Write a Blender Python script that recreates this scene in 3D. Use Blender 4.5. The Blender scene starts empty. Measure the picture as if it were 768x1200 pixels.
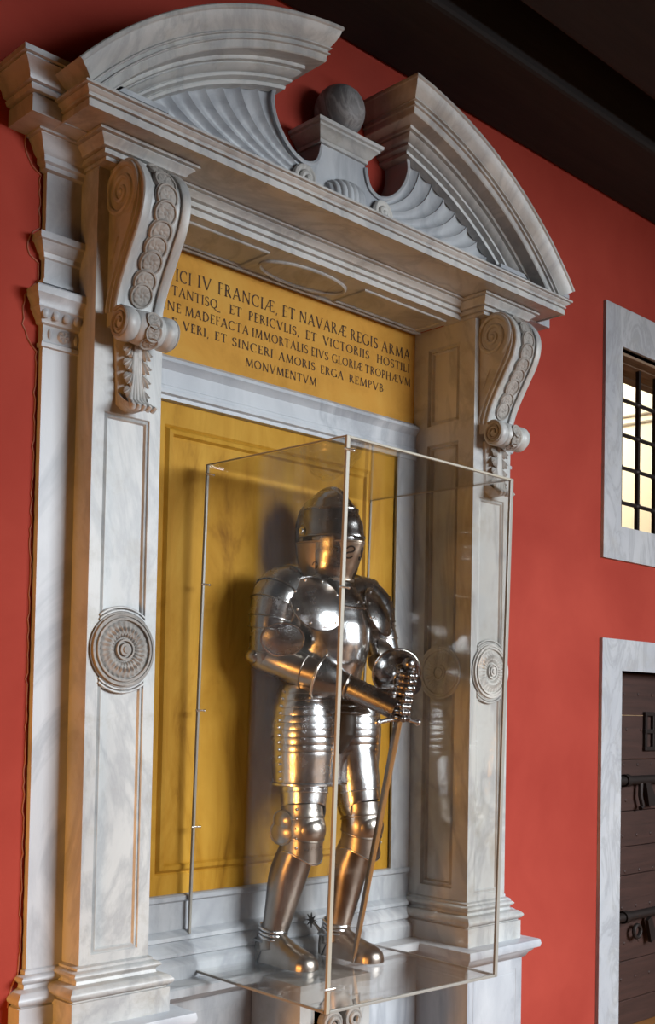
import bpy, math, random
from mathutils import Vector, Matrix
random.seed(4)
PI = math.pi
sin, cos, sqrt = math.sin, math.cos, math.sqrt
SC = bpy.context.scene
COL = SC.collection

# ------------------------------------------------------------------ camera
cd = bpy.data.cameras.new('camera')
cam = bpy.data.objects.new('camera', cd)
COL.objects.link(cam)
cd.sensor_fit = 'VERTICAL'
cd.sensor_height = 36.0
cd.lens = 1327.59 / 1200 * 36.0
cd.shift_y = (791.4 - 600) / 1200
cd.clip_start = 0.05
YAW, PIT, ROL = -0.76496966, -0.0302358575, 0.0189850538
def _cam_matrix():
    a, b, c = YAW, PIT, ROL
    yaw = Matrix(((cos(a), 0, sin(a)), (0, 1, 0), (-sin(a), 0, cos(a))))
    pit = Matrix(((1, 0, 0), (0, cos(b), -sin(b)), (0, sin(b), cos(b))))
    rol = Matrix(((cos(c), -sin(c), 0), (sin(c), cos(c), 0), (0, 0, 1)))
    base = Matrix(((1, 0, 0), (0, 0, -1), (0, 1, 0)))
    r = rol @ pit @ yaw @ base
    m = Matrix((r[0], -r[1], -r[2])).transposed().to_4x4()
    m.translation = (-3.13, -3.3574, 1.6)
    return m
cam.matrix_world = _cam_matrix()
SC.camera = cam

# ------------------------------------------------------------------ world, light, exposure
SC.view_settings.view_transform = 'Standard'
SC.view_settings.look = 'None'
SC.view_settings.exposure = 0.0
SC.view_settings.gamma = 1.0
SC.view_settings.use_curve_mapping = False
W = bpy.data.worlds.new('world'); SC.world = W
W.use_nodes = True
bg = W.node_tree.nodes['Background']
bg.inputs[0].default_value = (1.0, 0.48, 0.17, 1)
bg.inputs[1].default_value = 0.14

def area(name, loc, target, sx, sy, power, color, spread=180):
    l = bpy.data.lights.new(name, 'AREA'); l.shape = 'RECTANGLE'
    l.size = sx; l.size_y = sy; l.energy = power; l.color = color
    l.spread = math.radians(spread)
    o = bpy.data.objects.new(name, l); COL.objects.link(o)
    o.location = loc
    d = Vector(target) - Vector(loc)
    o.rotation_euler = d.to_track_quat('-Z', 'Y').to_euler()
    return o
# daylight entering through the wide opening of the wall opposite the monument
area('daylight_sky', (3.7, -9.0, 5.0), (3.2, 0.0, 5.0), 5.8, 4.7, 2750, (0.85, 0.935, 1.0))
# added warm fill from the left, standing in for bounced light
area('warm_side_fill', (-5.4, -1.0, 0.9), (-1.0, -0.2, 0.1), 0.8, 1.0, 46, (1.0, 0.45, 0.10), 100)
# daylight in the cell behind the barred window
area('cell_daylight', (5.6, 1.0, 4.9), (7.0, 2.6, 4.3), 1.6, 1.2, 120, (1.0, 0.94, 0.76))

# ------------------------------------------------------------------ materials
def mat(name, color, rough=0.5, metal=0.0, spec=0.5):
    m = bpy.data.materials.new(name); m.use_nodes = True
    b = m.node_tree.nodes['Principled BSDF']
    b.inputs['Base Color'].default_value = (*color, 1)
    b.inputs['Roughness'].default_value = rough
    b.inputs['Metallic'].default_value = metal
    b.inputs['Specular IOR Level'].default_value = spec
    return m
def noise(nt, scale, detail=5, rough=0.55, dist=0.0, vec=None):
    n = nt.nodes.new('ShaderNodeTexNoise')
    n.inputs['Scale'].default_value = scale; n.inputs['Detail'].default_value = detail
    n.inputs['Roughness'].default_value = rough; n.inputs['Distortion'].default_value = dist
    if vec: nt.links.new(vec, n.inputs['Vector'])
    return n
def ramp(nt, fac, stops):
    r = nt.nodes.new('ShaderNodeValToRGB')
    e = r.color_ramp.elements
    while len(e) < len(stops): e.new(0.5)
    for i, (p, c) in enumerate(stops):
        e[i].position = p; e[i].color = (*c, 1) if len(c) == 3 else c
    nt.links.new(fac, r.inputs[0])
    return r
def mix(nt, fac, a, b, mode='MIX'):
    m = nt.nodes.new('ShaderNodeMix'); m.data_type = 'RGBA'; m.blend_type = mode
    if isinstance(fac, float): m.inputs[0].default_value = fac
    else: nt.links.new(fac, m.inputs[0])
    nt.links.new(a, m.inputs[6]); nt.links.new(b, m.inputs[7])
    return m.outputs[2]
def bump(nt, b, h, strength, dist=0.01):
    n = nt.nodes.new('ShaderNodeBump'); n.inputs['Strength'].default_value = strength
    n.inputs['Distance'].default_value = dist
    nt.links.new(h, n.inputs['Height']); nt.links.new(n.outputs[0], b.inputs['Normal'])
def coords(nt, scale=(1, 1, 1), rot=(0, 0, 0)):
    t = nt.nodes.new('ShaderNodeTexCoord'); mp = nt.nodes.new('ShaderNodeMapping')
    mp.inputs['Scale'].default_value = scale; mp.inputs['Rotation'].default_value = rot
    nt.links.new(t.outputs['Object'], mp.inputs[0])
    return mp.outputs[0]
def marble(name, light, mid, vein, rough=0.42, vs=2.2, rot=(0.3, 0.5, 0.2), stain=None):
    m = mat(name, light, rough); nt = m.node_tree; b = nt.nodes['Principled BSDF']
    v = coords(nt, (1, 1, 0.45), rot)
    n1 = noise(nt, 3.0, 6, 0.6, 0.6, v)
    base = ramp(nt, n1.outputs[0], [(0.3, mid), (0.62, light)])
    n2 = noise(nt, vs, 7, 0.6, 1.6, v)
    vr = ramp(nt, n2.outputs[0], [(0.44, (0, 0, 0)), (0.5, (1, 1, 1)), (0.56, (0, 0, 0))])
    rgb = nt.nodes.new('ShaderNodeRGB'); rgb.outputs[0].default_value = (*vein, 1)
    f = nt.nodes.new('ShaderNodeMath'); f.operation = 'MULTIPLY'; f.inputs[1].default_value = 0.42
    nt.links.new(vr.outputs[0], f.inputs[0])
    c = mix(nt, f.outputs[0], base.outputs[0], rgb.outputs[0])
    if stain:
        n3 = noise(nt, 5.0, 8, 0.7, 0.3, coords(nt))
        sr = ramp(nt, n3.outputs[0], [(0.52, (0, 0, 0)), (0.72, (0.55, 0.55, 0.55))])
        rgb2 = nt.nodes.new('ShaderNodeRGB'); rgb2.outputs[0].default_value = (*stain, 1)
        c = mix(nt, sr.outputs[0], c, rgb2.outputs[0])
    nt.links.new(c, b.inputs['Base Color'])
    n4 = noise(nt, 60, 4, 0.6)
    bump(nt, b, n4.outputs[0], 0.12, 0.004)
    return m
MARBLE = marble('white_marble', (0.49, 0.485, 0.465), (0.37, 0.37, 0.365), (0.20, 0.205, 0.22), stain=(0.25, 0.215, 0.16))
MARBLE2 = marble('grey_veined_marble', (0.48, 0.495, 0.515), (0.33, 0.345, 0.375), (0.18, 0.195, 0.225), vs=1.4, rot=(0.1, 0.8, 0.2))
STONE = marble('carved_stone', (0.56, 0.54, 0.51), (0.36, 0.34, 0.32), (0.2, 0.19, 0.18), 0.6, 6.0)
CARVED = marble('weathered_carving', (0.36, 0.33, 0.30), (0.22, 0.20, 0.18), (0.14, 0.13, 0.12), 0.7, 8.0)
BALLM = marble('dark_grey_stone', (0.20, 0.19, 0.19), (0.08, 0.08, 0.085), (0.4, 0.4, 0.4), 0.55, 9.0)
FRAME = marble('whitewashed_stone', (0.45, 0.455, 0.47), (0.34, 0.35, 0.38), (0.22, 0.22, 0.23), 0.7, 5.0, stain=(0.36, 0.34, 0.31))

def ochre():
    m = mat('yellow_ochre_marble', (0.5, 0.3, 0.06), 0.55, 0.0, 0.08); nt = m.node_tree; b = nt.nodes['Principled BSDF']
    n1 = noise(nt, 4.0, 8, 0.65, 0.8, coords(nt, (1.6, 1, 0.5)))
    r = ramp(nt, n1.outputs[0], [(0.28, (0.20, 0.085, 0.008)), (0.45, (0.41, 0.205, 0.022)), (0.62, (0.485, 0.262, 0.036)), (0.8, (0.55, 0.34, 0.06))])
    nt.links.new(r.outputs[0], b.inputs['Base Color'])
    bump(nt, b, noise(nt, 40, 4).outputs[0], 0.1, 0.004)
    return m
OCHRE = ochre()
def inscr():
    m = mat('ochre_inscription_stone', (0.5, 0.33, 0.1), 0.65, 0.0, 0.08); nt = m.node_tree; b = nt.nodes['Principled BSDF']
    n1 = noise(nt, 3.5, 7, 0.65, 0.5, coords(nt))
    r = ramp(nt, n1.outputs[0], [(0.25, (0.35, 0.17, 0.028)), (0.5, (0.50, 0.25, 0.045)), (0.8, (0.55, 0.32, 0.07))])
    nt.links.new(r.outputs[0], b.inputs['Base Color'])
    return m
INSCR = inscr()
LIP = mat('bare_plaster', (0.34, 0.15, 0.11), 0.9)
OLDWALL = mat('brown_plaster', (0.20, 0.13, 0.075), 0.9)
INK = mat('dark_incised_letter', (0.05, 0.022, 0.008), 0.8)

def plaster():
    m = mat('red_plaster', (0.5, 0.1, 0.06), 0.85, spec=0.2); nt = m.node_tree; b = nt.nodes['Principled BSDF']
    n1 = noise(nt, 1.3, 6, 0.6, 0.3, coords(nt))
    r = ramp(nt, n1.outputs[0], [(0.3, (0.285, 0.032, 0.020)), (0.7, (0.375, 0.052, 0.033))])
    nt.links.new(r.outputs[0], b.inputs['Base Color'])
    bump(nt, b, noise(nt, 9, 6, 0.6).outputs[0], 0.18, 0.02)
    return m
PLASTER = plaster()
def wood(name, c1, c2, rough=0.6, sc=(1, 1, 12)):
    m = mat(name, c1, rough); nt = m.node_tree; b = nt.nodes['Principled BSDF']
    n1 = noise(nt, 3.0, 6, 0.6, 0.5, coords(nt, sc))
    r = ramp(nt, n1.outputs[0], [(0.3, c1), (0.7, c2)])
    nt.links.new(r.outputs[0], b.inputs['Base Color'])
    bump(nt, b, n1.outputs[0], 0.2, 0.01)
    return m
BEAM = wood('dim_dark_timber', (0.004, 0.003, 0.0035), (0.012, 0.008, 0.008), 0.8, (0.6, 8, 8))  # dark brown wood; low light under the ceiling carried in its near-black colour
BOARD = wood('dark_ceiling_board', (0.14, 0.045, 0.022), (0.22, 0.07, 0.034), 0.8, (0.6, 8, 8))
DOORW = wood('brown_door_timber', (0.028, 0.011, 0.0075), (0.052, 0.021, 0.015), 0.6, (0.8, 8, 9))
SOFFW = wood('old_lintel_timber', (0.16, 0.10, 0.06), (0.30, 0.20, 0.13), 0.8, (1, 8, 8))
IRON = mat('black_iron', (0.03, 0.022, 0.02), 0.55, 0.6)
CREAM = mat('cream_plaster', (0.86, 0.80, 0.62), 0.9)
TILE = wood('terracotta_floor', (0.24, 0.092, 0.022), (0.32, 0.128, 0.034), 0.5, (2, 2, 2))
BOUNCE = wood('warm_bounce_paving', (0.40, 0.20, 0.085), (0.48, 0.26, 0.12), 0.8, (2, 2, 2))  # ground colour chosen to warm the light bounced onto the soffits
DARK = mat('black_leather_and_gap_shade', (0.012, 0.010, 0.010), 0.7)  # black leather, also used as painted shade inside the helmet openings
PIPE = mat('grey_conduit', (0.30, 0.27, 0.22), 0.6)

def steel(name, c, rough, var=0.08):
    m = mat(name, c, rough, 1.0); nt = m.node_tree; b = nt.nodes['Principled BSDF']
    n1 = noise(nt, 14, 6, 0.65, 0.2, coords(nt))
    r = ramp(nt, n1.outputs[0], [(0.3, (rough - var * .5,) * 3), (0.75, (rough + var,) * 3)])
    nt.links.new(r.outputs[0], b.inputs['Roughness'])
    r2 = ramp(nt, n1.outputs[0], [(0.3, tuple(x * .82 for x in c)), (0.7, c)])
    nt.links.new(r2.outputs[0], b.inputs['Base Color'])
    bump(nt, b, noise(nt, 22, 3).outputs[0], 0.06, 0.01)
    return m
STEEL = steel('polished_steel', (0.76, 0.77, 0.79), 0.23)
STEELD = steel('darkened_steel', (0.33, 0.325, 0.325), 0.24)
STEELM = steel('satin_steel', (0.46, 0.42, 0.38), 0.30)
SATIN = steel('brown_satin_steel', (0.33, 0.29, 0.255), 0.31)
TAN = steel('matt_tan_steel', (0.40, 0.33, 0.27), 0.46)
GREYST = steel('grey_blade_steel', (0.24, 0.245, 0.25), 0.40)
MAIL = steel('dull_mail', (0.10, 0.095, 0.09), 0.5)
RIM = steel('bright_steel_edge', (0.86, 0.83, 0.78), 0.2)

def acrylic():
    m = bpy.data.materials.new('clear_acrylic'); m.use_nodes = True
    nt = m.node_tree; nt.nodes.clear()
    out = nt.nodes.new('ShaderNodeOutputMaterial')
    tr = nt.nodes.new('ShaderNodeBsdfTransparent'); tr.inputs[0].default_value = (0.985, 0.978, 0.968, 1)
    gl = nt.nodes.new('ShaderNodeBsdfGlossy'); gl.inputs['Roughness'].default_value = 0.02
    fr = nt.nodes.new('ShaderNodeFresnel')
    ge = nt.nodes.new('ShaderNodeNewGeometry'); io = nt.nodes.new('ShaderNodeMapRange')   # same index seen from either face of the thin sheet
    io.inputs['To Min'].default_value = 1.40; io.inputs['To Max'].default_value = 1 / 1.40
    nt.links.new(ge.outputs['Backfacing'], io.inputs['Value']); nt.links.new(io.outputs[0], fr.inputs[0])
    mx = nt.nodes.new('ShaderNodeMixShader')
    nt.links.new(fr.outputs[0], mx.inputs[0]); nt.links.new(tr.outputs[0], mx.inputs[1])
    nt.links.new(gl.outputs[0], mx.inputs[2]); nt.links.new(mx.outputs[0], out.inputs[0])
    return m
ACRYL = acrylic()
EDGE = mat('milky_acrylic_edge', (0.34, 0.30, 0.235), 0.4)
EDGE2 = mat('grey_acrylic_edge', (0.27, 0.25, 0.22), 0.3)

# ------------------------------------------------------------------ mesh helpers
class MB:
    def __init__(s): s.v = []; s.f = []; s.mi = []; s.k = 0
    def add(s, vs, fs):
        o = len(s.v); s.v += [tuple(p) for p in vs]; s.f += [tuple(i + o for i in f) for f in fs]; s.mi += [s.k] * len(fs)
        return s
    def box(s, x0, x1, y0, y1, z0, z1):
        return s.add([(x, y, z) for x in (x0, x1) for y in (y0, y1) for z in (z0, z1)],
                     [(0, 1, 3, 2), (4, 6, 7, 5), (0, 4, 5, 1), (2, 3, 7, 6), (0, 2, 6, 4), (1, 5, 7, 3)])
    def loft(s, rings, closed=True, cap0=False, cap1=False):
        n = len(rings[0]); vs = [p for r in rings for p in r]; fs = []
        for i in range(len(rings) - 1):
            for j in range(n if closed else n - 1):
                k = (j + 1) % n
                fs.append((i * n + j, i * n + k, (i + 1) * n + k, (i + 1) * n + j))
        if cap0: fs.append(tuple(range(n - 1, -1, -1)))
        if cap1: fs.append(tuple(range((len(rings) - 1) * n, len(rings) * n)))
        return s.add(vs, fs)
    def tube(s, path, rad, n=10, closed=False, cap=True, flat=None):
        P = [Vector(p) for p in path]; m = len(P)
        R = rad if isinstance(rad, (list, tuple)) else [rad] * m
        T = []
        for i in range(m):
            a = P[(i - 1) % m] if closed or i > 0 else P[i]
            b = P[(i + 1) % m] if closed or i < m - 1 else P[i]
            T.append((b - a).normalized())
        ref = Vector((0, 0, 1)) if abs(T[0].z) < 0.9 else Vector((0, -1, 0))
        if flat is not None: ref = Vector(flat)
        u = (ref - T[0] * ref.dot(T[0])).normalized(); rings = []
        for i in range(m):
            u = (u - T[i] * u.dot(T[i])).normalized(); w = T[i].cross(u)
            ra = R[i]; a, b = ra if isinstance(ra, tuple) else (ra, ra)
            rings.append([P[i] + u * (a * cos(2 * PI * k / n)) + w * (b * sin(2 * PI * k / n)) for k in range(n)])
        if closed: rings.append(rings[0])
        return s.loft(rings, True, cap and not closed, cap and not closed)
    def ball(s, c, r, nu=10, nv=6, sc=(1, 1, 1)):
        c = Vector(c); rings = []
        for i in range(nv + 1):
            t = PI * i / nv; rr = max(sin(t), 1e-4)
            rings.append([c + Vector((r * sc[0] * rr * cos(2 * PI * j / nu), r * sc[1] * rr * sin(2 * PI * j / nu), r * sc[2] * cos(t))) for j in range(nu)])
        return s.loft(rings)
    def prism(s, poly, axis, a, b):
        # poly: list of 2D points; axis 'x' -> (y,z), axis 'y' -> (x,z)
        f = (lambda p, t: (t, p[0], p[1])) if axis == 'x' else (lambda p, t: (p[0], t, p[1]))
        n = len(poly)
        vs = [f(p, a) for p in poly] + [f(p, b) for p in poly]
        fs = [(i, (i + 1) % n, n + (i + 1) % n, n + i) for i in range(n)] + [tuple(range(n - 1, -1, -1)), tuple(range(n, 2 * n))]
        return s.add(vs, fs)
    def strip(s, prof, x0, x1):
        # profile of (y,z) run along x
        return s.loft([[(x0, y, z) for y, z in prof], [(x1, y, z) for y, z in prof]], closed=False)
    def block(s, x0, x1, yf, yw, prof):
        # moulded block: profile of (offset, z), returned round three sides
        rings = [[(x0 - o, yw, z), (x0 - o, yf - o, z), (x1 + o, yf - o, z), (x1 + o, yw, z)] for o, z in prof]
        return s.loft(rings, True, True, True)
    def rects(s, L, last=True):
        # nested rectangles facing -y: (x0,x1,z0,z1,y)
        rings = [[(a, y, c), (b, y, c), (b, y, d), (a, y, d)] for a, b, c, d, y in L]
        return s.loft(rings, True, False, last)
    def polar(s, c, ux, uz, un, rads, n, h):
        # relief disc: height h(r, angle) along un
        c, ux, uz, un = map(Vector, (c, ux, uz, un)); rings = []
        for r in rads:
            rings.append([c + ux * (r * cos(2 * PI * j / n)) + uz * (r * sin(2 * PI * j / n)) + un * h(r, 2 * PI * j / n) for j in range(n)])
        return s.loft(rings, True, True, False)
    def xform(s, M):
        s.v = [tuple(M @ Vector(p)) for p in s.v]; return s
    def mirror_x(s):
        s.v = [(-x, y, z) for x, y, z in s.v]; s.f = [tuple(reversed(f)) for f in s.f]; return s
    def build(s, name, m, parent=None, smooth=35, solid=0, bevel=0):
        me = bpy.data.meshes.new(name); me.from_pydata(s.v, [], s.f); me.update()
        for q in (m if isinstance(m, tuple) else (m,)): me.materials.append(q)
        if any(s.mi): me.polygons.foreach_set('material_index', s.mi)
        if smooth:
            me.polygons.foreach_set('use_smooth', [True] * len(me.polygons))
            me.set_sharp_from_angle(angle=math.radians(smooth))
        o = bpy.data.objects.new(name, me); COL.objects.link(o)
        if parent:
            o.parent = parent
            if parent.type == 'EMPTY': o.location = -Vector(parent.location)
        if solid:
            md = o.modifiers.new('thickness', 'SOLIDIFY'); md.thickness = solid; md.offset = 0
            wn = o.modifiers.new('normals', 'WEIGHTED_NORMAL'); wn.keep_sharp = True; wn.weight = 90
        if bevel:
            md = o.modifiers.new('bevel', 'BEVEL'); md.width = bevel; md.segments = 2; md.limit_method = 'ANGLE'
        return o
def thing(name, label, cat, loc=(0, 0, 0), kind=None):
    o = bpy.data.objects.new(name, None); COL.objects.link(o)
    o.location = loc; o.empty_display_size = 0.1
    o['label'] = label; o['category'] = cat
    if kind: o['kind'] = kind
    return o
def tag(o, label, cat, kind=None):
    o['label'] = label; o['category'] = cat
    if kind: o['kind'] = kind
    return o
def struct(o, label, cat): return tag(o, label, cat, 'structure')
def interp(tab, x):
    if x <= tab[0][0]: return tab[0][1:]
    for a, b in zip(tab, tab[1:]):
        if x <= b[0]:
            t = (x - a[0]) / (b[0] - a[0]); t = t * t * (3 - 2 * t) * .5 + t * .5
            return tuple(p + (q - p) * t for p, q in zip(a[1:], b[1:]))
    return tab[-1][1:]
def bez(a, b, c, t): return tuple(p * (1 - t) ** 2 + 2 * q * t * (1 - t) + r * t * t for p, q, r in zip(a, b, c))
def smooth_poly(pts, k=6):
    # Catmull-Rom through 2D/3D points
    out = []; n = len(pts)
    for i in range(n - 1):
        p0, p1, p2, p3 = pts[max(i - 1, 0)], pts[i], pts[i + 1], pts[min(i + 2, n - 1)]
        for j in range(k):
            t = j / k
            out.append(tuple(.5 * (2 * b + (c - a) * t + (2 * a - 5 * b + 4 * c - d) * t * t + (3 * b - a - 3 * c + d) * t ** 3) for a, b, c, d in zip(p0, p1, p2, p3)))
    out.append(tuple(pts[-1])); return out

# ------------------------------------------------------------------ room shell
def pierced(name, xs, zs, holes, y0, y1, m):
    b = MB()
    for i in range(len(xs) - 1):
        for j in range(len(zs) - 1):
            cx, cz = (xs[i] + xs[i + 1]) / 2, (zs[j] + zs[j + 1]) / 2
            if any(h[0] < cx < h[1] and h[2] < cz < h[3] for h in holes): continue
            b.box(xs[i], xs[i + 1], y0, y1, zs[j], zs[j + 1])
    return b.build(name, m, smooth=0)
WIN = (2.275, 3.60, 2.63, 3.62)
DOOR = (2.30, 3.15, -0.15, 1.842)
struct(pierced('wall_back', [-7, -1.0, 1.0, 2.275, 2.30, 3.15, 3.60, 7], [-0.15, 1.842, 2.63, 3.395, 3.62, 5.2],
               [(-1.0, 1.0, -0.15, 3.395), WIN, DOOR], 0, 0.32, PLASTER), 'red plastered wall behind the marble monument', 'wall')
struct(MB().box(-7, 12, -9.5, -4.7, -0.3, -0.154).build('floor_light_bounce', BOUNCE, smooth=0), 'unseen warm ground added outside the opening to bounce light', 'ground')  # unseen ground added for warm bounce and reflections in the steel
struct(MB().box(-7, 12, -4.75, 0.32, -0.3, -0.15).build('floor', TILE, smooth=0), 'terracotta paved floor of the gallery', 'floor')
struct(pierced('wall_front', [-7, 0.0, 3.75, 12], [-0.15, 0.12, 3.80, 5.2],
               [(0.0, 3.75, 0.12, 3.80)], -4.75, -4.5, OLDWALL), 'wall with daylit openings opposite the monument', 'wall')
struct(MB().box(-7, 12, -4.75, 0.32, 4.72, 4.82).build('ceiling', BOARD, smooth=0), 'dark timber board ceiling', 'ceiling')
ys = [(-0.44, 0.0), (-1.12, -0.68), (-1.8, -1.36), (-2.48, -2.04), (-3.16, -2.72), (-3.84, -3.4), (-4.498, -4.08)]
for i, (a, b) in enumerate(ys):
    o = MB().box(-7, 7, a, b - (0.0 if i else 0.001), 4.405, 4.719).build('trim_%d' % (i + 1), BEAM, smooth=0, bevel=0.02)
    struct(o, 'dark ceiling beam running along the red wall' if i == 0 else 'dark ceiling beam out from the wall', 'beam')

# ragged edge of the red plaster beside the marble strip
b = MB(); pts = []
for k in range(150):
    z = .62 + 2.93 * k / 149
    o = .002 + .008 * random.random() ** 2
    for (a, c, w) in ((2.77, 2.99, .05), (3.06, 3.17, .04), (3.36, 3.56, .06), (.50, .72, .04)):
        if a < z < c: o += w * sin(PI * (z - a) / (c - a)) ** .5
    pts.append((-1.268 - o, -.002, z))
b.tube(pts, [(.0015 + .003 * random.random(), .002) for _ in pts], 6)
struct(b.build('trim_8', LIP), 'ragged pale edge of the red plaster beside the marble strip', 'plaster edge')

# --- barred window: stone surround, timber lintel, iron grille
wx0, wx1, wz0, wz1 = WIN
b = MB()
fr = [(2.105, 3.77, 2.444, 3.835, 0.0), (2.105, 3.77, 2.444, 3.835, -0.018), (wx0, wx1, wz0, wz1, -0.018), (wx0, wx1, wz0, wz1, 0.318)]
b.rects(fr, last=False)
win = b.build('window_1', FRAME, smooth=0)
struct(win, 'small barred window with a pale stone surround', 'window')
b = MB()
for k in range(4): b.box(wx0, wx1, 0.03 + k * .072, 0.098 + k * .072, wz1 - 0.018 - .004 * (k % 2), wz1 - .001)
b.build('lintel_board', SOFFW, win, smooth=0, bevel=0.004)
g = MB()
VX = [2.4855 + .19 * k for k in range(6)]
for x in VX:
    g.box(x - .011, x + .011, .115, .137, wz0, wz1)
grille = g.build('grille', IRON, win, smooth=0)
for z in (3.40, 3.20, 3.01, 2.81):
    q = MB(); q.tube([(wx0, .126, z), (wx1, .126, z)], .012, 8)
    for x in VX: q.ball((x, .126, z), .026, 10, 6, (1, .8, .8))
    q.build('crossbar', IRON, grille)
# what is seen through the bars: the light wall of the cell and its conduits
struct(MB().box(3.0, 12.0, 2.6, 2.7, 1.5, 7.0).build('wall_cell', CREAM, smooth=0), 'pale sunlit wall seen through the barred window', 'wall')
for z in (4.48, 4.40):
    t = MB().tube([(5.0, 2.57, z - .40), (6.42, 2.57, z), (8.2, 2.57, z + .5)], .012, 8).build('conduit', PIPE)
    tag(t, ('upper' if z > 4.45 else 'lower') + ' thin conduit on the pale wall behind the window bars', 'pipe')

# --- door with stone surround and iron bolts
b = MB()
sx0, sx1, sz = 2.104, 3.34, 2.012
dx0, dx1, dz = DOOR[0], DOOR[1], DOOR[3]
out = [(sx0, -.15), (sx0, sz), (sx1, sz), (sx1, -.15)]; inn = [(dx0, -.15), (dx0, dz), (dx1, dz), (dx1, -.15)]
rings = [[(x, 0.0, z) for x, z in out], [(x, -0.02, z) for x, z in out], [(x, -0.02, z) for x, z in inn], [(x, 0.12, z) for x, z in inn]]
b.loft(rings, closed=False)
door = b.build('door_1', FRAME, smooth=0)
struct(door, 'heavy brown timber door with iron bolts in a pale stone surround', 'door')
b = MB(); zz = [-0.15, 0.0, 0.22, 0.47, 0.70, 0.86, 1.06, 1.35, 1.60, dz]
for a, c in zip(zz, zz[1:]): b.box(dx0, dx1, 0.09, 0.14, a + .002, c - .002)
for r in range(9):
    for c in range(6):
        b.ball((dx0 + .05 + c * .15 + (r % 2) * .03, .09, .12 + r * .2), .011, 8, 4, (1, .6, 1))
leaf = b.build('door_leaf', DOORW, door, smooth=30, bevel=0.004)
b = MB(); hx, hz = 2.80, 1.51
for k in range(3): b.box(hx - .085 + k * .085 - .012, hx - .085 + k * .085 + .012, .07, .09, hz - .11, hz + .11)
for k in range(3): b.box(hx - .1, hx + .1, .068, .088, hz - .1 + k * .1 - .012, hz - .1 + k * .1 + .012)
b.build('spy_grille', IRON, leaf, smooth=0, bevel=0.003)
for bz in (1.235, 0.475):
    q = MB(); q.tube([(2.31, .06, bz), (2.95, .06, bz)], .026, 12)
    q.tube([(2.46, .06, bz), (2.50, .06, bz)], .036, 12)
    bolt = q.build('bolt', IRON, leaf)
    q = MB()
    q.prism([(2.37, bz - .15), (2.385, bz - .165), (2.40, bz - .15), (2.39, bz - .06), (2.395, bz), (2.39, bz + .1), (2.40, bz + .17), (2.385, bz + .185), (2.37, bz + .17), (2.365, bz)], 'y', .07, .09)
    for z in (bz - .14, bz + .16): q.ball((2.385, .07, z), .014, 8, 5)
    q.build('bolt_keeper', IRON, bolt, bevel=0.003)
    q = MB()
    if bz > 1: q.tube([(2.63, .055, bz), (2.62, .05, bz - .09), (2.645, .05, bz - .15), (2.62, .05, bz - .16)], .014, 8); q.prism([(2.66, bz), (2.70, bz), (2.80, bz - .15), (2.70, bz - .15)], 'y', .04, .06)
    else: q.tube([(2.60 + .035 * cos(t), .05, bz - .09 + .035 * sin(t)) for t in [i * PI / 6 for i in range(12)]], .012, 8, closed=True); q.prism([(2.70, bz - .04), (2.74, bz - .02), (2.80, bz - .15), (2.74, bz - .17)], 'y', .04, .06)
    q.build('hasp', IRON, bolt)

# ------------------------------------------------------------------ the wall monument
mon = thing('marble_monument', 'tall white marble wall monument with broken curved pediment, consoles and gilded inscription', 'monument', (0, 0.1, 0))
PX0, PX1, PYF = 0.858, 1.13, -0.13
def mir(s, b): return b.mirror_x() if s < 0 else b

def medallion_height(r, a):
    if r < .012: return .030
    if r < .022: return .026
    if r < .028: return .014
    if r < .036: return .024
    if r < .042: return .013
    if r < .094:
        t = (r - .042) / .052
        return .012 + .013 * sin(PI * min(t * .9 + .1, 1)) * (.45 + .55 * abs(cos(a * 14 + 6 * t))) + .003 * cos(a * 28)
    if r < .099: return .010
    if r < .108: return .020
    if r < .113: return .012
    if r < .122: return .016
    return .006
MR = [.004, .011, .013, .021, .023, .027, .029, .035, .037, .041] + [.044 + .0055 * i for i in range(10)] + [.0955, .0985, .1, .107, .109, .1125, .1135, .1215, .1225, .128]

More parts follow.
